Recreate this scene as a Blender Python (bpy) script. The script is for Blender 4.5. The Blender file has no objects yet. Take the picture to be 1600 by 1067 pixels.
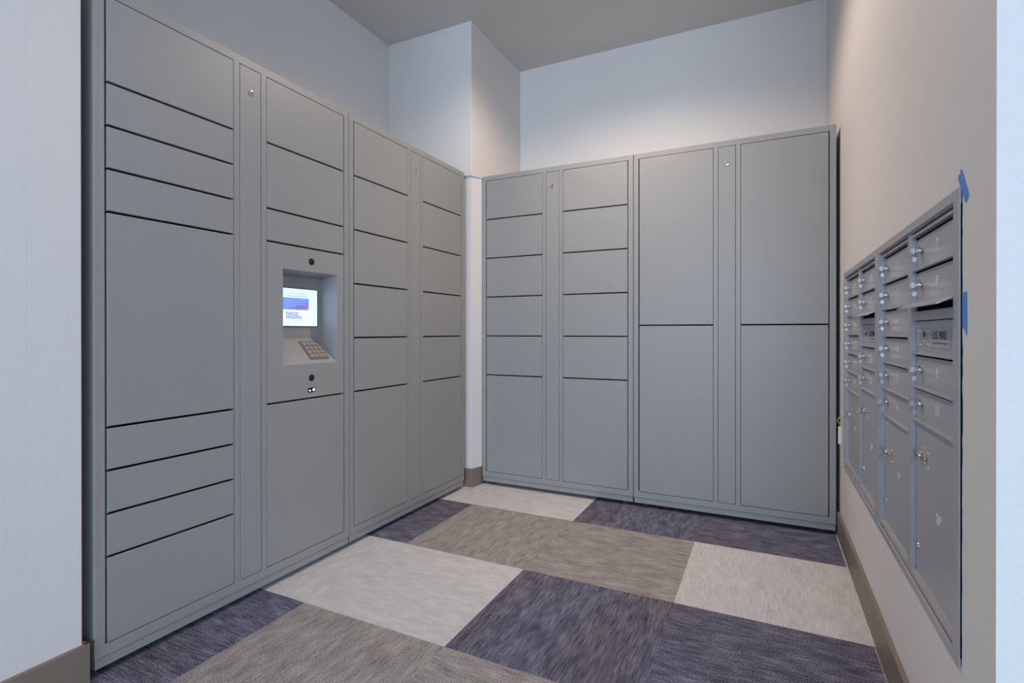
import bpy, bmesh, math, random
from mathutils import Vector, Matrix
random.seed(7)
S = bpy.context.scene
COL = S.collection
PI = math.pi

# ------------------------------------------------------------------ camera
F_PX, PX, PY = 800.27, 816.09, 519.98
cam_d = bpy.data.cameras.new('camera'); cam = bpy.data.objects.new('camera', cam_d); COL.objects.link(cam)
cam_d.sensor_width = 36.0; cam_d.lens = F_PX / 1600 * 36.0
cam_d.shift_x = -(PX - 800) / 1600; cam_d.shift_y = (PY - 533.5) / 1600
cam_d.clip_start = 0.02
yaw, pitch, roll = -0.4449, -0.0020, -0.0003
Fv = Vector((math.sin(yaw)*math.cos(pitch), math.cos(yaw)*math.cos(pitch), math.sin(pitch)))
Rv = Vector((math.cos(yaw), -math.sin(yaw), 0)); Uv = Rv.cross(Fv)
R2 = Rv*math.cos(roll) + Uv*math.sin(roll); U2 = -Rv*math.sin(roll) + Uv*math.cos(roll)
m = Matrix((R2, U2, -Fv)).transposed().to_4x4(); m.translation = Vector((1.7302, -2.5936, 0.9915))
cam.matrix_world = m
S.camera = cam

# ------------------------------------------------------------------ world, lights, exposure
w = bpy.data.worlds.new('world'); S.world = w; w.use_nodes = True
w.node_tree.nodes['Background'].inputs[0].default_value = (0.62, 0.75, 1.0, 1)
w.node_tree.nodes['Background'].inputs[1].default_value = 0.9
S.view_settings.view_transform = 'Standard'; S.view_settings.look = 'None'
S.view_settings.exposure = 0.26; S.view_settings.gamma = 1.0; S.view_settings.use_curve_mapping = False

ZC = 2.981
def area(name, loc, rot, sx, sy, power, color):
    d = bpy.data.lights.new(name, 'AREA'); d.shape = 'RECTANGLE'; d.size = sx; d.size_y = sy
    d.energy = power; d.color = color
    o = bpy.data.objects.new(name, d); o.location = loc; o.rotation_euler = rot; COL.objects.link(o); return o
def spot(name, loc, power, color, ang=150, blend=0.35, rad=0.06):
    d = bpy.data.lights.new(name, 'SPOT'); d.energy = power; d.color = color
    d.spot_size = math.radians(ang); d.spot_blend = blend; d.shadow_soft_size = rad
    o = bpy.data.objects.new(name, d); o.location = loc; COL.objects.link(o); return o
WARM = (1.0, 0.78, 0.63)
COOL = (0.60, 0.77, 1.0)
# daylight through the lobby's two windows
area('daylight_front', (2.95, -11.48, 1.55), (PI/2, 0, 0), 5.4, 2.5, 420, COOL)
area('daylight_side', (5.98, -4.2, 1.55), (PI/2, 0, PI/2), 3.2, 2.4, 56, (0.52, 0.72, 1.0))
CANS = [(0.98, -0.30), (1.1, -3.0), (3.4, -3.0), (3.4, -6.2), (0.95, -6.2)]
for i, (x, y) in enumerate(CANS):
    if i == 0: spot('can_lamp_core', (x, y, ZC-0.012), 70, WARM, 96, .85)
    spot('can_lamp', (x, y, ZC-0.012), 78 if i == 0 else 24 if i == 1 else 20, WARM, 152, .5 if i == 0 else .9)

# ------------------------------------------------------------------ materials
def lin(c):
    return tuple((v/255/12.92 if v/255 <= .04045 else ((v/255+.055)/1.055)**2.4) for v in c) + (1,)
class NT:
    def __init__(s, name):
        s.m = bpy.data.materials.new(name); s.m.use_nodes = True; s.t = s.m.node_tree
        s.b = s.t.nodes['Principled BSDF']
    def n(s, typ, **kw):
        nd = s.t.nodes.new(typ)
        for k, v in kw.items():
            if k.startswith('_'): nd.inputs[int(k[1:])].default_value = v
            else: setattr(nd, k, v)
        return nd
    def l(s, a, b): s.t.links.new(a, b)
def simple(name, rgb, rough=.5, metal=0., bump=None, spec=.5, emit=None, coat=0):
    q = NT(name); b = q.b
    b.inputs['Base Color'].default_value = lin(rgb); b.inputs['Roughness'].default_value = rough
    b.inputs['Metallic'].default_value = metal; b.inputs['Specular IOR Level'].default_value = spec
    b.inputs['Coat Weight'].default_value = coat
    if emit: b.inputs['Emission Color'].default_value = lin(rgb); b.inputs['Emission Strength'].default_value = emit
    if bump:
        sc, st, dist = bump
        g = q.n('ShaderNodeNewGeometry'); no = q.n('ShaderNodeTexNoise'); no.inputs['Scale'].default_value = sc
        no.inputs['Detail'].default_value = 3; no.inputs['Roughness'].default_value = .55
        bu = q.n('ShaderNodeBump'); bu.inputs['Strength'].default_value = st; bu.inputs['Distance'].default_value = dist
        q.l(g.outputs['Position'], no.inputs['Vector']); q.l(no.outputs['Fac'], bu.inputs['Height']); q.l(bu.outputs['Normal'], b.inputs['Normal'])
    return q.m
M = {}
M['wall'] = simple('painted_plaster', (222, 220, 217), .7, bump=(80, .22, .004), spec=.25)
M['ceiling'] = simple('ceiling_paint', (214, 213, 211), .9, bump=(40, .3, .003), spec=.2)
M['base'] = simple('bronze_baseboard_paint', (128, 117, 105), .45, bump=(200, .05, .001))
M['grey'] = simple('grey_powder_coat', (150, 151, 149), .42, bump=(420, .16, .0006), spec=.5)
M['greydoor'] = M['grey']
M['kiosk'] = simple('kiosk_grey_paint', (153, 153, 150), .36, bump=(420, .12, .0006))
M['dark'] = simple('gap_shade_black', (10, 9, 9), .9, spec=.1)  # near-black colour put in for shade inside gaps and openings
M['black'] = simple('black_plastic', (12, 12, 13), .2)
M['rubber'] = simple('foot_steel', (120, 120, 118), .35, metal=.8)
M['chrome'] = simple('chrome', (215, 213, 210), .18, metal=1)
M['brass'] = simple('brass', (205, 182, 138), .3, metal=1)
M['alu'] = simple('aluminium_grey_finish', (172, 174, 180), .42, metal=.25, bump=(500, .05, .0004))
M['engrave'] = simple('engraved_white', (225, 228, 235), .5)
M['placard'] = simple('grey_placard', (165, 168, 174), .5)
M['ink'] = simple('dark_ink', (38, 40, 46), .6)
M['tape'] = simple('blue_painters_tape', (84, 140, 212), .7, bump=(300, .2, .0006))
M['tag'] = simple('white_plastic_tag', (225, 228, 232), .5)
M['keysteel'] = simple('keypad_steel', (176, 166, 158), .35, metal=.7)
M['keybase'] = simple('keypad_base', (118, 112, 108), .45, metal=.4)
M['caulk'] = simple('caulk_white', (196, 204, 214), .6)
M['scan'] = simple('scanner_lamp', (225, 232, 255), .3, emit=2.0)
M['lampglass'] = simple('lamp_lens', (255, 225, 195), .5, emit=6.0)
M['white'] = simple('white_trim_paint', (220, 220, 218), .5)
M['scr'] = simple('screen_white', (196, 214, 255), .4, emit=.95)
M['scr_grey'] = simple('screen_pale_text', (150, 165, 190), .4, emit=.8)
M['scr_logo'] = simple('screen_logo_ink', (88, 100, 132), .4, emit=.8)
M['scr_line'] = simple('screen_banner_text', (160, 180, 250), .4, emit=.8)
def banner():
    q = NT('screen_banner'); b = q.b
    tc = q.n('ShaderNodeTexCoord'); sep = q.n('ShaderNodeSeparateXYZ'); q.l(tc.outputs['Object'], sep.inputs[0])
    def mr(o, a, c):
        r = q.n('ShaderNodeMapRange'); r.inputs[1].default_value = a; r.inputs[2].default_value = c; q.l(o, r.inputs[0]); return r.outputs[0]
    fx = mr(sep.outputs['X'], .71, .86); fz = mr(sep.outputs['Z'], 1.145, 1.085)
    mu = q.n('ShaderNodeMath', operation='MULTIPLY'); q.l(fx, mu.inputs[0]); q.l(fz, mu.inputs[1])
    cr = q.n('ShaderNodeValToRGB'); e = cr.color_ramp.elements
    e[0].position = 0; e[0].color = lin((112, 146, 228)); e[1].position = .9; e[1].color = lin((188, 116, 112))
    k = e.new(.45); k.color = lin((116, 114, 186)); q.l(mu.outputs[0], cr.inputs[0])
    q.l(cr.outputs[0], b.inputs['Base Color']); q.l(cr.outputs[0], b.inputs['Emission Color']); b.inputs['Emission Strength'].default_value = .8
    return q.m
M['scr_banner'] = banner()

def carpet(name, c_dark, c_mid, c_light, horiz, tint=None):
    """woven carpet tile: streaks run along X (horiz) or Y"""
    q = NT(name); b = q.b; b.inputs['Roughness'].default_value = .95; b.inputs['Specular IOR Level'].default_value = .08
    g = q.n('ShaderNodeNewGeometry')
    def noise(scx, scy, det=2, rgh=.5):
        mp = q.n('ShaderNodeMapping'); mp.inputs['Scale'].default_value = (scx, scy, 1) if horiz else (scy, scx, 1)
        q.l(g.outputs['Position'], mp.inputs[0]); no = q.n('ShaderNodeTexNoise'); no.inputs['Scale'].default_value = 1
        no.inputs['Detail'].default_value = det; no.inputs['Roughness'].default_value = rgh; q.l(mp.outputs[0], no.inputs['Vector']); return no.outputs['Fac']
    fine = noise(260, 420, 1.5, .6); streak = noise(14, 190, 2, .5); blotch = noise(9, 22, 3, .6)
    # diagonal twill weave
    mp = q.n('ShaderNodeMapping'); mp.inputs['Rotation'].default_value = (0, 0, .65 if horiz else 2.2); q.l(g.outputs['Position'], mp.inputs[0])
    wv = q.n('ShaderNodeTexWave'); wv.inputs['Scale'].default_value = 75; wv.inputs['Distortion'].default_value = 2.5; wv.inputs['Detail Scale'].default_value = 8; q.l(mp.outputs[0], wv.inputs['Vector'])
    def mix(terms):
        prev = None
        for o, k in terms:
            mm = q.n('ShaderNodeMath', operation='MULTIPLY_ADD'); q.l(o, mm.inputs[0]); mm.inputs[1].default_value = k
            if prev is None: mm.inputs[2].default_value = 0
            else: q.l(prev, mm.inputs[2])
            prev = mm.outputs[0]
        return prev
    v = mix([(fine, 1.25), (streak, .55), (blotch, .4), (wv.outputs['Fac'], .25)])   # mean ~ 1.21
    mr = q.n('ShaderNodeMapRange'); mr.inputs[1].default_value = .86; mr.inputs[2].default_value = 1.60; q.l(v, mr.inputs[0])
    cr = q.n('ShaderNodeValToRGB'); e = cr.color_ramp.elements
    e[0].position = .1; e[0].color = lin(c_dark); e[1].position = .95; e[1].color = lin(c_light); k = e.new(.5); k.color = lin(c_mid)
    q.l(mr.outputs[0], cr.inputs[0])
    out = cr.outputs[0]
    if tint:
        big = noise(1.2, 2.0, 1); r2 = q.n('ShaderNodeMapRange'); r2.inputs[1].default_value = .45; r2.inputs[2].default_value = .62; q.l(big, r2.inputs[0])
        mx = q.n('ShaderNodeMix', data_type='RGBA', blend_type='MULTIPLY'); q.l(r2.outputs[0], mx.inputs[0]); q.l(out, mx.inputs[6]); mx.inputs[7].default_value = tint; out = mx.outputs[2]
    q.l(out, b.inputs['Base Color'])
    bu = q.n('ShaderNodeBump'); bu.inputs['Strength'].default_value = .5; bu.inputs['Distance'].default_value = .002; q.l(v, bu.inputs['Height']); q.l(bu.outputs['Normal'], b.inputs['Normal'])
    return q.m
CP = {}
for h in (0, 1):
    CP['D', h] = carpet('navy_carpet_%s' % 'ab'[h], (26, 26, 45), (86, 88, 110), (172, 175, 194), h, (1.0, .93, .82, 1))
    CP['T', h] = carpet('taupe_carpet_%s' % 'ab'[h], (92, 88, 87), (146, 142, 140), (202, 198, 195), h)
    CP['L', h] = carpet('light_carpet_%s' % 'ab'[h], (162, 162, 165), (196, 197, 199), (224, 223, 223), h)

# ------------------------------------------------------------------ mesh helpers
class MB:
    def __init__(s): s.bm = bmesh.new(); s.mats = []
    def mi(s, mat):
        if mat not in s.mats: s.mats.append(mat)
        return s.mats.index(mat)
    def _merge(s, b2, mat, mat4=None):
        i = s.mi(mat)
        for f in b2.faces: f.material_index = i
        if mat4: b2.transform(mat4)
        me = bpy.data.meshes.new('t'); b2.to_mesh(me); s.bm.from_mesh(me); bpy.data.meshes.remove(me); b2.free()
    def box(s, x0, x1, y0, y1, z0, z1, mat, bev=0, seg=2):
        b = bmesh.new(); bmesh.ops.create_cube(b, size=1)
        bmesh.ops.scale(b, vec=(x1-x0, y1-y0, z1-z0), verts=b.verts)
        bmesh.ops.translate(b, vec=((x0+x1)/2, (y0+y1)/2, (z0+z1)/2), verts=b.verts)
        if bev: bmesh.ops.bevel(b, geom=b.edges[:], offset=bev, segments=seg, profile=.5, affect='EDGES')
        s._merge(b, mat); return s
    def cyl(s, c, axis, r, h, mat, seg=20, r2=None, bev=0):
        """cylinder starting at c, going along axis by h"""
        b = bmesh.new(); bmesh.ops.create_cone(b, cap_ends=True, segments=seg, radius1=r, radius2=r if r2 is None else r2, depth=h)
        bmesh.ops.translate(b, vec=(0, 0, h/2), verts=b.verts)
        if bev: bmesh.ops.bevel(b, geom=[e for e in b.edges if abs(e.verts[0].co.z-e.verts[1].co.z) < 1e-6], offset=bev, segments=2, profile=.5, affect='EDGES')
        q = Vector((0, 0, 1)).rotation_difference(Vector(axis)).to_matrix().to_4x4(); q.translation = Vector(c)
        s._merge(b, mat, q); return s
    def dome(s, c, axis, r, mat, k=.5):
        b = bmesh.new(); bmesh.ops.create_uvsphere(b, u_segments=16, v_segments=8, radius=r)
        bmesh.ops.scale(b, vec=(1, 1, k), verts=b.verts)
        q = Vector((0, 0, 1)).rotation_difference(Vector(axis)).to_matrix().to_4x4(); q.translation = Vector(c)
        s._merge(b, mat, q); return s
    def torus(s, c, n, R, r, mat, seg=24, ms=8):
        b = bmesh.new(); rings = []
        for i in range(seg):
            a = 2*PI*i/seg; ring = []
            for j in range(ms):
                t = 2*PI*j/ms; rr = R + r*math.cos(t)
                ring.append(b.verts.new((rr*math.cos(a), rr*math.sin(a), r*math.sin(t))))
            rings.append(ring)
        for i in range(seg):
            for j in range(ms):
                b.faces.new((rings[i][j], rings[(i+1) % seg][j], rings[(i+1) % seg][(j+1) % ms], rings[i][(j+1) % ms]))
        q = Vector((0, 0, 1)).rotation_difference(Vector(n)).to_matrix().to_4x4(); q.translation = Vector(c)
        s._merge(b, mat, q); return s
    def poly(s, pts, mat):
        i = s.mi(mat); f = s.bm.faces.new([s.bm.verts.new(p) for p in pts]); f.material_index = i; return s
    def prism(s, pts, d, mat, bev=0):
        """polygon pts extruded by vector d"""
        b = bmesh.new(); vs = [b.verts.new(p) for p in pts]; f = b.faces.new(vs)
        r = bmesh.ops.extrude_face_region(b, geom=[f]); bmesh.ops.translate(b, vec=d, verts=[v for v in r['geom'] if isinstance(v, bmesh.types.BMVert)])
        bmesh.ops.recalc_face_normals(b, faces=b.faces)
        if bev: bmesh.ops.bevel(b, geom=b.edges[:], offset=bev, segments=1, affect='EDGES')
        s._merge(b, mat); return s
    def text(s, body, size, mat, loc, rot, align='CENTER', ext=.0002, sx=1.0, off=0, fit=None):
        cu = bpy.data.curves.new('t', 'FONT'); cu.body = body; cu.size = size; cu.align_x = align; cu.align_y = 'CENTER'; cu.extrude = ext; cu.offset = off
        o = bpy.data.objects.new('t', cu); COL.objects.link(o)
        dg = bpy.context.evaluated_depsgraph_get(); me = bpy.data.meshes.new_from_object(o.evaluated_get(dg))
        b = bmesh.new(); b.from_mesh(me); bpy.data.objects.remove(o); bpy.data.curves.remove(cu); bpy.data.meshes.remove(me)
        if fit: wx = [v.co.x for v in b.verts]; sx = fit/(max(wx)-min(wx))
        bmesh.ops.scale(b, vec=(sx, 1, 1), verts=b.verts)
        from mathutils import Euler
        s._merge(b, mat, Matrix.Translation(loc) @ Euler(rot).to_matrix().to_4x4()); return s
    def build(s, name, parent=None, smooth=False, **props):
        me = bpy.data.meshes.new(name); bmesh.ops.recalc_face_normals(s.bm, faces=s.bm.faces)
        s.bm.to_mesh(me); s.bm.free()
        for mt in s.mats: me.materials.append(mt)
        if smooth:
            for p in me.polygons: p.use_smooth = True
            me.set_sharp_from_angle(angle=math.radians(35))
        o = bpy.data.objects.new(name, me); COL.objects.link(o)
        if parent: o.parent = parent
        for k, v in props.items(): o[k] = v
        return o
def thing(name, label, cat, loc=(0, 0, 0), rz=0, group=None):
    o = bpy.data.objects.new(name, None); o.empty_display_size = .1; COL.objects.link(o)
    o.location = loc; o.rotation_euler = (0, 0, rz); o['label'] = label; o['category'] = cat
    if group: o['group'] = group
    return o

# ------------------------------------------------------------------ structure
XR, YB2, XL2 = 2.053, 0.943, -0.643      # right wall, back wall, niche wall
YLE, YCOL, XCOL = -1.830, 0.223, 0.027   # end of left wall, column front, column side
YRE = -1.557                              # outer end of right wall
X1, Y0 = 6.0, -11.5                        # lobby extents
T = .12
def struct(name, mb): return mb.build(name, kind='structure')
def baked(x0, x1, y0, y1, z0, z1, mat): return MB().box(x0, x1, y0, y1, z0, z1, mat)
struct('wall_left', MB().box(-.643, 0, YLE-.12, YLE, 0, ZC, M['wall'], .003).box(-.12, 0, Y0, YLE-.119, 0, ZC, M['wall']))
struct('wall_niche', baked(XL2-T, XL2, YLE-.12, YCOL+.2, 0, ZC, M['wall']))
struct('wall_column', MB().box(XL2-T, XCOL, YCOL, YB2+T, 0, ZC, M['wall'], .003))
struct('wall_back', baked(XCOL-.001, XR+T, YB2, YB2+T, 0, ZC, M['wall']))
# right wall with the rough opening the mailboxes sit in
oy0, oy1, oz0_, oz1_ = -1.403, .138, .379, 1.250
X2 = [XR, XR+.16]; Yg = [YRE, oy0, oy1, YB2+.001]; Zg = [0, oz0_, oz1_, ZC]
mb = MB()
for x in X2:
    for i in range(3):
        for j in range(3):
            if i == 1 and j == 1 and x == XR: continue
            mb.poly([(x, Yg[i], Zg[j]), (x, Yg[i+1], Zg[j]), (x, Yg[i+1], Zg[j+1]), (x, Yg[i], Zg[j+1])], M['wall'])
for a, b in (((oy0, oz0_), (oy1, oz0_)), ((oy1, oz0_), (oy1, oz1_)), ((oy1, oz1_), (oy0, oz1_)), ((oy0, oz1_), (oy0, oz0_))):
    mb.poly([(XR, *a), (XR, *b), (XR+.159, *b), (XR+.159, *a)], M['wall'])
mb.poly([(XR+.158, oy0, oz0_), (XR+.158, oy1, oz0_), (XR+.158, oy1, oz1_), (XR+.158, oy0, oz1_)], M['dark'])
for y in (YRE, YB2+.001): mb.poly([(XR, y, 0), (XR+.16, y, 0), (XR+.16, y, ZC), (XR, y, ZC)], M['wall'])
bmesh.ops.remove_doubles(mb.bm, verts=mb.bm.verts, dist=1e-6)
struct('wall_right', mb)
struct('wall_lobby_back', baked(XR+.159, X1, YRE, YRE+T, 0, ZC, M['wall']))
# lobby walls behind the camera with window openings
mb = MB().box(-.12, .25, Y0-T, Y0, 0, ZC, M['wall']).box(5.65, X1, Y0-T, Y0, 0, ZC, M['wall']).box(.25, 5.65, Y0-T, Y0, 0, .3, M['wall']).box(.25, 5.65, Y0-T, Y0, 2.8, ZC, M['wall'])
struct('wall_front', mb)
mb = MB().box(X1, X1+T, Y0-T, -5.8, 0, ZC, M['wall']).box(X1, X1+T, -2.6, YRE+T, 0, ZC, M['wall']).box(X1, X1+T, -5.8, -2.6, 0, .35, M['wall']).box(X1, X1+T, -5.8, -2.6, 2.75, ZC, M['wall'])
struct('wall_lobby_side', mb)
def winframe(name, a0, a1, z0, z1, fixed, horiz, n):
    mb = MB(); t = .05
    def bb(p0, p1, q0, q1):
        if horiz: mb.box(p0, p1, fixed-.09, fixed-.03, q0, q1, M['white'])
        else: mb.box(fixed+.03, fixed+.09, p0, p1, q0, q1, M['white'])
    bb(a0, a1, z0, z0+t); bb(a0, a1, z1-t, z1)
    for i in range(n+1):
        c = a0+t/2+(a1-a0-t)*i/n; bb(c-t/2, c+t/2, z0+t, z1-t)
    struct(name, mb)
winframe('window_1', .25, 5.65, .3, 2.8, Y0, True, 3)
winframe('window_2', -5.8, -2.6, .35, 2.75, X1, False, 2)
struct('ceiling', baked(XL2-T, X1+T, Y0-T, YB2+T, ZC, ZC+.1, M['ceiling']))

# floor: carpet tiles as material patches of one floor
xs = [XL2-T, .205, .815, 1.425, 2.036, 2.646, 3.256, 3.866, 4.476, 5.086, X1+T]
ys = [YB2+T, .54, -.06, -.664, -1.245, -1.84, -2.44, -3.04, -3.64, -4.24, -4.84, -5.44, -6.04, -6.64, -7.24, -7.84, -8.44, -9.04, -9.64, -10.24, -10.84, Y0-T]
pat = [[('L',1),('L',1),('D',0),('D',1),('D',0)],
       [('L',0),('L',1),('D',0),('D',1),('L',1)],
       [('D',1),('T',0),('T',1),('L',0),('L',0)],
       [('L',0),('L',1),('D',0),('D',1),('T',1)],
       [('D',1),('T',0),('T',1),('L',0),('D',1)],
       [('T',0),('D',1),('L',0),('D',1),('T',0)]]
fl = MB()
for j in range(len(ys)-1):
    for i in range(len(xs)-1):
        if j < len(pat) and i < 5: key = pat[j][i]
        else: key = (random.choice('DTLD'), random.randint(0, 1))
        x0, x1, y1, y0 = xs[i], xs[i+1], ys[j], ys[j+1]
        fl.poly([(x0, y0, 0), (x1, y0, 0), (x1, y1, 0), (x0, y1, 0)], CP[key])
bm = fl.bm
bmesh.ops.remove_doubles(bm, verts=bm.verts, dist=1e-5)
fl.box(xs[0], xs[-1], ys[-1], ys[0], -.1, -.002, M['dark'])
struct('floor', fl)

# baseboards
BH, BT = .116, .013
def bbx(mb, x0, x1, y0, y1): mb.box(x0, x1, y0, y1, 0, BH, M['base'], .002)
mb = MB(); bbx(mb, 0, BT, Y0, YLE+.013); bbx(mb, -.3, BT-.001, YLE, YLE+.0125); struct('baseboard_left', mb)
mb = MB(); bbx(mb, XCOL-.06, XCOL+BT, YCOL-BT, YCOL); mb.prism([(XCOL, YCOL-BT+.0005, 0), (XCOL+BT, YCOL-BT+.0005, 0), (.0548, .288, 0), (.0548, .331, 0), (XCOL, .331, 0)], (0, 0, BH), M['base'], .0015); struct('baseboard_column', mb)
mb = MB(); bbx(mb, XR-BT, XR, YRE-BT, YB2); struct('baseboard_right', mb)
mb = MB(); bbx(mb, XR-BT, X1, YRE-BT, YRE); struct('baseboard_lobby', mb)
# caulked ledge around the column corner at locker height
mb = MB().prism([(XCOL, YCOL-.004, 1.9855), (XCOL+.008, YCOL-.004, 1.9855), (.058, .304, 1.9855), (.05, .34, 1.9855), (XCOL, .34, 1.9855)], (0, 0, .011), M['caulk']).box(XCOL-.07, XCOL+.007, YCOL-.007, YCOL+.002, 1.986, 1.997, M['caulk'], .002)
struct('trim_1', mb)
struct('trim_2', MB().prism([(XCOL-.002, YCOL+.0005, .05), (XCOL+.001, YCOL+.001, .05), (.0545, .306, .05), (.0545, .33, .05), (XCOL-.002, .33, .05)], (0, 0, 1.936), M['wall']))

# ------------------------------------------------------------------ recessed ceiling lamps
for i, (x, y) in enumerate(CANS):
    lab = ['round recessed ceiling downlight over the middle of the locker alcove',
           'round recessed ceiling downlight near the left wall, nearest behind the camera',
           'round recessed ceiling downlight in front of the wall beyond the mailboxes',
           'round recessed ceiling downlight by the front window, right side',
           'round recessed ceiling downlight by the front window, left side'][i]
    t = thing('recessed_downlight', lab, 'ceiling light', (x, y, ZC), 0, 'recessed ceiling downlights')
    mb = MB(); mb.torus((0, 0, -.002), (0, 0, 1), .082, .007, M['white']); mb.build('trim_ring', t, True)
    MB().cyl((0, 0, -.0008), (0, 0, -1), .074, .0015, M['lampglass'], 28).build('lens', t)

# ------------------------------------------------------------------ parcel locker towers
TW, TH = 0.9906, 2.0
def zk(k): return .085 + .12567*k
def tower(label, loc, rz, colA, colB, kiosk=None, cam_lock=True):
    t = thing('parcel_locker_tower', label, 'parcel locker', loc, rz, 'grey parcel locker towers')
    g = M['grey']; W = TW; e = .0015
    a0, a1, s0, s1, b0, b1 = .028, .428, .450, .538, .561, .961
    zi0, zi1 = .085, 1.970
    mb = MB()
    D = .58
    mb.box(e, .012, .0, D, .052, TH, g, .0012)                # sides
    mb.box(W-.012, W-e, .0, D, .052, TH, g, .0012)
    mb.box(e+.001, W-e-.001, .014, D, TH-.012, TH-.0005, g)   # top
    mb.box(.012, W-.012, D-.01, D, .06, TH-.012, g)           # back
    mb.box(.012, W-.012, .02, D-.01, .06, .075, g)            # bottom
    f0, f1 = .0003, .02
    mb.box(e+.0005, W-e-.0005, f0, f1, zi1, TH, g, .0012)     # head rail
    mb.box(e+.0005, W-e-.0005, f0, f1, .052, zi0, g, .0012)   # bottom rail
    for x0, x1 in ((e+.0005, a0), (a1, s0), (s1, b0), (b1, W-e-.0005)):
        mb.box(x0, x1, f0+.0002, f1, zi0-.001, zi1+.001, g)
    mb.build('cabinet', t)
    MB().box(.004, W-.004, .0035, D-.02, .021, .050, g, .0015).build('plinth', t)
    for fx in (.06, W-.06):
        for fy in (.05, D-.08):
            MB().cyl((fx, fy, 0), (0, 0, 1), .018, .006, M['rubber']).cyl((fx, fy, .006), (0, 0, 1), .006, .016, M['rubber']).build('foot', t)
    def doors(x0, x1, ks, skip=None, hinge=-1):
        for k0, k1 in zip(ks[:-1], ks[1:]):
            if skip == (k0, k1): continue
            top = k1 == ks[-1]; bot = k0 == ks[0]
            z0 = zk(k0) + (.0025 if bot else .0035); z1 = zk(k1) - (.0025 if top else .0035)
            h0, h1 = (.006, .0018) if hinge < 0 else (.0018, .0045)
            mb = MB().box(x0+h0, x1-h1, -.0003, .018, z0, z1, g, .0016, 2)
            if not top: mb.box(x0+.012, x1-.012, .006, .014, z1+.0002, z1+.0034, M['dark'])  # near-black strip, shade of the door gap put in as colour
            hx = x0+.0065 if hinge < 0 else x1-.0065
            mb.cyl((hx, .003, z0-.0015), (0, 0, 1), .0022, .003, g, 8)
            mb.build('door', t)
    doors(a0, a1, colA, None, -1); 
    doors(b0, b1, colB, kiosk, 1)
    sp = MB().box(s0+.002, s1-.002, -.0003, .018, zi0+.002, zi1-.002, g, .0016, 2).build('lock_panel', t)
    lx, lz = (s0+s1)/2+.002, 1.878
    MB().cyl((lx, .0, lz), (0, -1, 0), .0095, .004, M['chrome'], 24, bev=.001).cyl((lx, -.004, lz), (0, -1, 0), .0055, .0012, M['chrome'], 20) \
        .box(lx-.001, lx+.001, -.0058, -.005, lz-.0038, lz+.0038, M['black']).build('cam_lock', sp, True, label='small chrome cam lock')
    if kiosk: make_kiosk(t, b0, b1, zk(kiosk[0])+.0035, zk(kiosk[1])-.0035)
    return t

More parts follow.
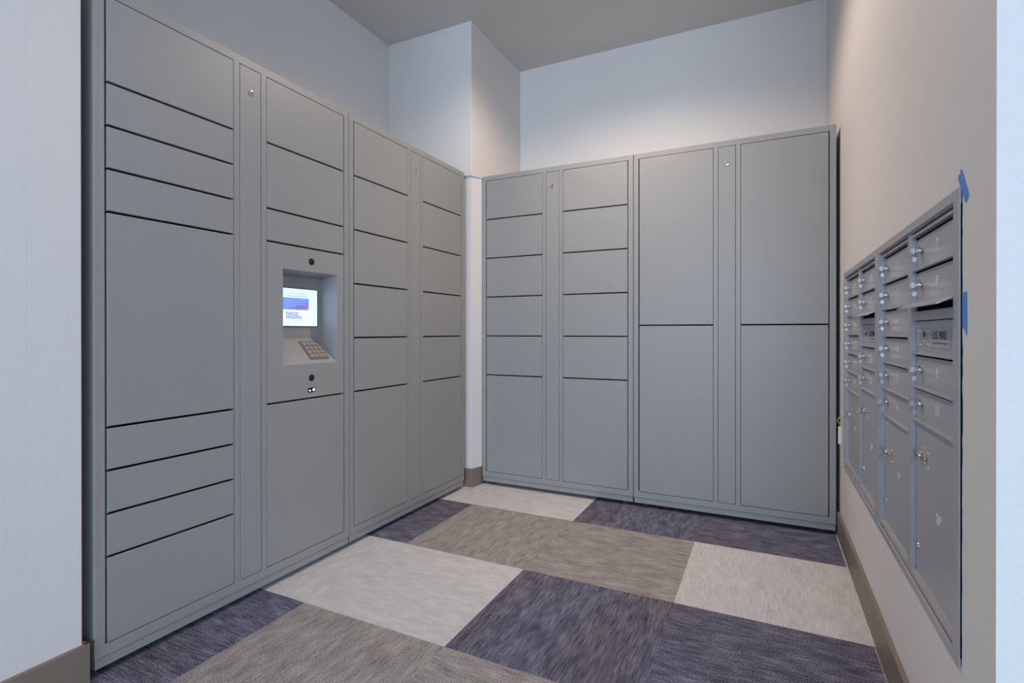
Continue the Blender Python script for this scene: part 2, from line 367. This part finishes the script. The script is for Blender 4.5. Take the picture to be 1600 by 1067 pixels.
def make_kiosk(t, x0, x1, z0, z1):
    g = M['kiosk']
    ox0, ox1, oz0, oz1 = .634, .918, .858, 1.244
    mb = MB(); y0, y1 = -.0003, .016
    # one plate with an opening: rounded joints hidden by exact abutment
    X = [x0+.002, ox0, ox1, x1-.0045]; Z = [z0, oz0, oz1, z1]
    for i in range(3):
        for j in range(3):
            if i == 1 and j == 1: continue
            mb.poly([(X[i], y0, Z[j]), (X[i+1], y0, Z[j]), (X[i+1], y0, Z[j+1]), (X[i], y0, Z[j+1])], g)
    for a, b in (((X[0], Z[0]), (X[3], Z[0])), ((X[3], Z[0]), (X[3], Z[3])), ((X[3], Z[3]), (X[0], Z[3])), ((X[0], Z[3]), (X[0], Z[0]))):
        mb.poly([(a[0], y0, a[1]), (b[0], y0, b[1]), (b[0], y1, b[1]), (a[0], y1, a[1])], g)
    # recess
    d = .10; zt = 1.232; zs = .963
    A = lambda x, y, z: (x, y, z)
    mb.poly([A(ox0, y0, oz1), A(ox1, y0, oz1), A(ox1, d, zt), A(ox0, d, zt)], g)      # ceiling
    mb.poly([A(ox0, d, zt), A(ox1, d, zt), A(ox1, d, zs), A(ox0, d, zs)], g)          # back
    mb.poly([A(ox0, d, zs), A(ox1, d, zs), A(ox1, y0, oz0), A(ox0, y0, oz0)], g)      # slope
    for x in (ox0, ox1):
        mb.poly([A(x, y0, oz0), A(x, d, zs), A(x, d, zt), A(x, y0, oz1)], g)
    bmesh.ops.remove_doubles(mb.bm, verts=mb.bm.verts, dist=1e-6)
    k = mb.build('kiosk_panel', t)
    # screen: 10 inch, on recess back
    sx0, sx1, sz0, sz1 = .655, .893, 1.017, 1.177
    mb = MB().box(sx0-.0035, sx1+.0048, d-.0045, d-.0002, sz0-.003, sz1+.0035, M['black'], .001)
    yy = d-.0048
    mb.box(sx0, sx1, yy, yy+.0004, sz0, sz1, M['scr'])
    yf = yy-.0004; rt = (PI/2, 0, 0)
    mb.poly([(.688, yf, 1.087), (.845, yf, 1.087), (.845, yf, 1.137), (.688, yf, 1.137)], M['scr_banner'])
    def words(xa, xb, z, h, mat):   # rows of tiny unreadable type as word-long dashes
        x = xa
        while x < xb-.004:
            wl = min(random.uniform(.006, .016), xb-x); mb.poly([(x, yf-.0002, z), (x+wl, yf-.0002, z), (x+wl, yf-.0002, z+h), (x, yf-.0002, z+h)], mat); x += wl+.003
    words(.750, .822, 1.1555, .0030, M['scr_grey']); words(.733, .840, 1.1435, .0030, M['scr_grey'])
    for z in (1.127, 1.118, 1.109, 1.100): words(.728, .832 if z > 1.105 else .775, z, .0018, M['scr_line'])
    mb.text('PARCEL', .0185, M['scr_logo'], (.727, yf-.0002, 1.0685), rt, 'LEFT', fit=.066, off=.0003)
    mb.text('PENDING', .0185, M['scr_logo'], (.727, yf-.0002, 1.0535), rt, 'LEFT', fit=.082, off=.0003)
    words(.768, .815, 1.0405, .0022, M['scr_grey'])
    mb.build('screen', k)
    # keypad on the sloping shelf
    n = Vector((0, -(zs-oz0), -(0))).normalized()
    u = Vector((1, 0, 0)); v = Vector((0, d-y0, zs-oz0)).normalized(); nn = u.cross(v).normalized()
    L = (Vector((0, d, zs))-Vector((0, y0, oz0))).length
    base = Vector((.783, y0, oz0)); Mx = Matrix((u, v, nn)).transposed().to_4x4(); Mx.translation = base
    mb = MB(); wd, ht, o = .102, .104, .022
    b = MB().box(0, wd, o, o+ht, 0, .004, M['keybase'], .001)
    for i in range(4):
        for j in range(4):
            cx = .008+i*.0225; cy = o+.0085+j*.0230
            b.box(cx, cx+.0185, cy, cy+.0185, .004, .0065, M['keysteel'], .0012, 1)
            if (i, j) != (3, 0): b.text('321A654B987C#0*D'[j*4+i] if False else ['*0#D', '789C', '456B', '123A'][j][i], .013, M['keybase'], (cx+.00925, cy+.00925, .0066), (0, 0, 0), ext=.0001)
    b.bm.transform(Mx)
    b.build('keypad', k, label='square steel keypad with sixteen buttons')
    for z in (1.287, .799):
        c = MB().cyl((.774, y0, z), (0, -1, 0), .0135, .003, M['black'], 28, bev=.001).dome((.774, y0-.003, z), (0, -1, 0), .009, M['black'], .45)
        c.build('camera_lens', k, True, label='round black camera lens')
    MB().box(.757, .793, y0-.002, y0+.001, .738, .757, M['black'], .0008).cyl((.7845, y0-.002, .7475), (0, -1, 0), .0055, .0008, M['scan'], 16) \
        .cyl((.7645, y0-.002, .7455), (0, -1, 0), .0035, .0008, M['scan'], 12).build('scanner', k, label='small black scanner window with two white lamps')

kA = [0, 5, 7, 9, 11, 13, 15]
YA = -1.8031; XB = .0564; YF = .3081
tower('grey locker tower nearest the left wall end, with the touchscreen and keypad recess', (0, YA, 0), PI/2, [0, 2, 3, 4, 5, 10, 11, 12, 13, 15], [0, 5, 10, 11, 13, 15], kiosk=(5, 10))
tower('grey locker tower of small doors between the touchscreen tower and the white column', (0, YA+TW, 0), PI/2, kA, kA)
tower('grey locker tower of small doors on the back wall, directly right of the white column', (XB, YF, 0), 0, kA, kA)
tower('grey locker tower with four tall doors on the back wall beside the right wall', (XB+TW, YF, 0), 0, [0, 7.5, 15], [0, 7.5, 15])

# ------------------------------------------------------------------ wall mailboxes
XM, YM0, ZM0 = 2.0485, .150, .372
MW, MH = .7755, .885
KEY = M['chrome']
def mail_unit(label, y0, nums, ragged):
    t = thing('mailbox_unit', label, 'mailbox', (XM, y0, ZM0), -PI/2, 'wall mailbox units')
    al = M['alu']; W, H = MW, MH
    Z = lambda z: z-ZM0
    mb = MB(); st = .033; de = .016    # stile width, door depth
    dv0, dv1 = W/2-.017, W/2+.017
    bk = .0045                            # wall plane in local y: front trim stands this far off
    # outer trim frame
    mb.box(0.0008, W-.0008, 0, bk, H-.021, H, al, .001)
    mb.box(0.0008, W-.0008, 0, bk, 0, .018, al, .001)
    mb.box(.0008, st, .0, bk, .017, H-.020, al, .001)
    mb.box(W-st, W-.0008, .0, bk, .017, H-.020, al, .001)
    mb.box(dv0, dv1, .006, .0169, .018, H-.021, al, .001)
    # back pan, coloured near-black for shade in the door gaps; returns in the wall
    mb.box(.012, W-.012, .021, .030, .012, H-.012, M['dark'])
    for x in (st-.001, W-st-.002): mb.box(x, x+.003, .004, .03, .018, H-.021, al)
    mb.box(st, W-st, .004, .03, H-.024, H-.020, al)
    # lip over the doors
    mb.box(st+.002, dv0, .007, .03, Z(1.222), Z(1.229), al, .001); mb.box(dv1, W-st-.002, .007, .03, Z(1.222), Z(1.229), al, .001)
    # sill ledges
    mb.box(st, dv0, .006, .03, .018, .030, al, .001); mb.box(dv1, W-st, .006, .03, .018, .030, al, .001)
    c1 = (st+.003, dv0-.001); c2 = (dv1+.001, W-st-.003)
    r1 = [1.2205, 1.139, 1.058, .977, .896, .815, .734, .402]
    r2 = [1.2205, 1.139, 1.060]; r2b = [.937, .856, .775, .402]; 
    mb.build('frame', t)
    def door(cx, za, zb, num, parcel=False, first=False):
        x0, x1 = cx
        d = MB().box(x0, x1, de, de+.003, Z(za)+.001, Z(zb)-.0055, al)
        # turned lip at the bottom edge (sticks out over the door below)
        d.box(x0, x1, de-.008, de+.002, Z(za)-.0005, Z(za)+.0045, al, .0008)
        o = d.build('parcel_door' if parcel else 'door', t)
        h = zb-za
        lz = Z(zb)-.036 if not parcel else Z(zb)-.108+(.0 if x0 < W/2 else .03)
        lx = x0+.052 if x0 > W/2 else x0+.045
        # lock with its key and ring
        k = MB().cyl((lx, de, lz), (0, -1, 0), .0095, .008, KEY, 20, bev=.001)
        k.cyl((lx, de-.008, lz), (0, -1, 0), .0062, .0015, KEY, 16)
        k.box(lx-.0011, lx+.0011, de-.0102, de-.009, lz-.0032, lz+.0032, M['black'])
        k.build('lock', o, True, label='chrome lock cylinder')
        kk = MB(); kk.box(lx-.0009, lx+.0009, de-.014, de-.0085, lz-.003, lz+.003, KEY)
        kk.prism([(lx-.0009, de-.018+.0055*math.cos(2*PI*q/14), lz+.0068*math.sin(2*PI*q/14)) for q in range(14)], (.0018, 0, 0), KEY)
        kk.torus((lx, de-.0195, lz-.010), (1, .35, .1), .0072, .0007, KEY, 20, 6)
        kk.prism([(lx+.0035, de-.016+.005*math.cos(2*PI*q/12), lz-.021+.0065*math.sin(2*PI*q/12)) for q in range(12)], (.0014, 0, 0), KEY)
        kk.build('key', o, True, label='key left in the lock with a second key on its ring')
        if parcel:
            for bx, bz in ((.030, .024), (.052, .014), (.052, -.020), (.022, -.012)): MB().dome((lx+bx, de, lz+bz), (0, -1, 0), .0045, KEY, .7).build('rivet', o, True)
            MB().cyl((lx+.040, de, lz), (0, -1, 0), .006, .006, M['brass'], 16, bev=.001).build('brass_lock', o, True, label='small brass lock')
            MB().dome((x0+.022, de, Z(.470)), (0, -1, 0), .009, KEY, .6).build('knob', o, True)
            tx, tz, ts = (x0+x1)/2+.018, Z(.585), .026
        else: tx, tz, ts = x0+(x1-x0)*.52, (Z(za)+Z(zb))/2+.003, .024
        MB().text(num, ts*1.15, M['engrave'], (tx, de-.0004, tz), (PI/2, 0, 0), sx=1.25, off=.0006).build('number', o)
    i = 0
    for za, zb in zip(r1[1:], r1[:-1]):
        door(c1, za, zb, nums[0][i], za < .5); i += 1
    i = 0
    for za, zb in zip(r2[1:], r2[:-1]): door(c2, za, zb, nums[1][i]); i += 1
    for za, zb in zip(r2b[1:], r2b[:-1]): door(c2, za, zb, nums[1][i], za < .5); i += 1
    # outgoing mail slot and hood
    x0, x1 = c2
    p = MB().box(x0, x1, de-.006, de+.002, Z(1.018), Z(1.040), al, .0008).box(x0, x1, de-.006, de+.002, Z(1.0555), Z(1.0605), al, .0008)
    p.box(x0, x0+.008, de-.006, de+.002, Z(1.040), Z(1.0555), al); p.box(x1-.008, x1, de-.006, de+.002, Z(1.040), Z(1.0555), al)
    p.box(x0+.004, x1-.004, de+.0005, de+.003, Z(1.036), Z(1.058), M['dark'])  # near-black plate, painted shade for the slot's unlit inside
    sl = p.build('mail_slot', t)
    ya, yb = de-.004, -.024
    MB().prism([(x0+.002, ya, Z(1.064)), (x0+.002, yb, Z(1.0475)), (x0+.002, yb, Z(1.0450)), (x0+.002, yb+.004, Z(1.0462)), (x0+.002, ya, Z(1.0620))], (x1-x0-.004, 0, 0), al).build('slot_hood', sl)
    # outgoing mail door with arrow lock and placard
    o = MB().box(x0, x1, de, de+.004, Z(.938), Z(1.016), al).box(x0, x1, de-.008, de+.002, Z(.9365), Z(.9415), al, .0008).build('outgoing_mail_door', t)
    bx, bz = x0+.072, Z(.977)
    for rx, rz_ in ((bx-.033, bz-.0165), (bx-.033, bz+.0165), (bx+.033, bz-.0165), (bx+.033, bz+.0165), (bx, bz-.008), (x1-.018, bz)):
        MB().dome((rx, de, rz_), (0, -1, 0), .0048, KEY, .7).build('rivet', o, True)
    MB().cyl((bx, de, bz+.008), (0, -1, 0), .006, .002, M['black'], 16).build('arrow_lock', o)
    pl = MB().box(x0+.128, x0+.262, de-.0012, de+.001, Z(.955), Z(.999), M['placard'], .001)
    pl.text('U.S. MAIL', .026, M['ink'], (x0+.195, de-.0015, Z(.983)), (PI/2, 0, 0), sx=.92)
    for q in range(9): pl.box(x0+.142+q*.012, x0+.151+q*.012, de-.0016, de-.001, Z(.9655), Z(.9675), M['ink'])
    pl.build('placard', o, label='pale placard with dark lettering')
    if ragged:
        # dark strip painted in for the shadow in the rough drywall cut
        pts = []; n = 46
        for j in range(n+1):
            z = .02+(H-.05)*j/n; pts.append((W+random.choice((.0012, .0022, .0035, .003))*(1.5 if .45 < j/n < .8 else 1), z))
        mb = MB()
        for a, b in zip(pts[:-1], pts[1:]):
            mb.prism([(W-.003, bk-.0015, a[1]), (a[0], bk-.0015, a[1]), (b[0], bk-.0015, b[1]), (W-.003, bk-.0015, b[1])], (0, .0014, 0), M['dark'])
        mb.build('edge_gap_shade', t, label='dark ragged strip painted as the shadow in the gap along the frame edge')
    return t
mail_unit('grey metal mailbox unit on the right wall, the farther one beside the back lockers', YM0, [['14', '15', '16', '17', '18', '19', '4P'], ['20', '21', '22', '23', '3P']], False)
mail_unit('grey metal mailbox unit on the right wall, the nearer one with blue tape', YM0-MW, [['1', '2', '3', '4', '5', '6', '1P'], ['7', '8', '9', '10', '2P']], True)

# blue painter's tape beside the near mailbox
def tape(pts, label):
    mb = MB().prism([(XR-.0004, y, z) for y, z in [(-2.5936+(a+2.5936)*.985, .9915+(b-.9915)*.985) for a, b in pts]], (-.0006, 0, 0), M['tape']); o = mb.build('painters_tape', label=label, category='tape', group='blue painter tape pieces'); return o
tape([(-1.363, 1.282), (-1.370, 1.287), (-1.376, 1.286), (-1.380, 1.294), (-1.384, 1.293), (-1.420, 1.240), (-1.417, 1.232), (-1.404, 1.226)], 'torn blue tape strip tilted over the top corner of the near mailbox unit')
tape([(-1.388, 1.064), (-1.410, 1.064), (-1.412, 1.0), (-1.410, .984), (-1.400, .995), (-1.388, 1.002)], 'upright blue tape strip beside the mail slot of the near mailbox unit')

# key with white tag hanging on the right wall beside the back lockers
t = thing('key_tag', 'brass key ring with a white plastic tag hanging between back lockers and mailboxes', 'key tag', (XR, .225, .585))
MB().cyl((0, 0, 0), (-1, 0, 0), .002, .014, M['chrome'], 10).dome((-.014, 0, 0), (-1, 0, 0), .0045, M['chrome'], .6).build('hook', t)
MB().torus((-.010, 0, -.012), (0, 1, .0), .012, .0015, M['brass'], 20, 6).cyl((-.010, .001, -.024), (0, 0, -1), .003, .016, M['brass'], 10).build('ring', t, True)
MB().box(-.018, -.004, -.003, .001, -.122, -.040, M['tag'], .001).build('tag', t, label='white plastic tag')
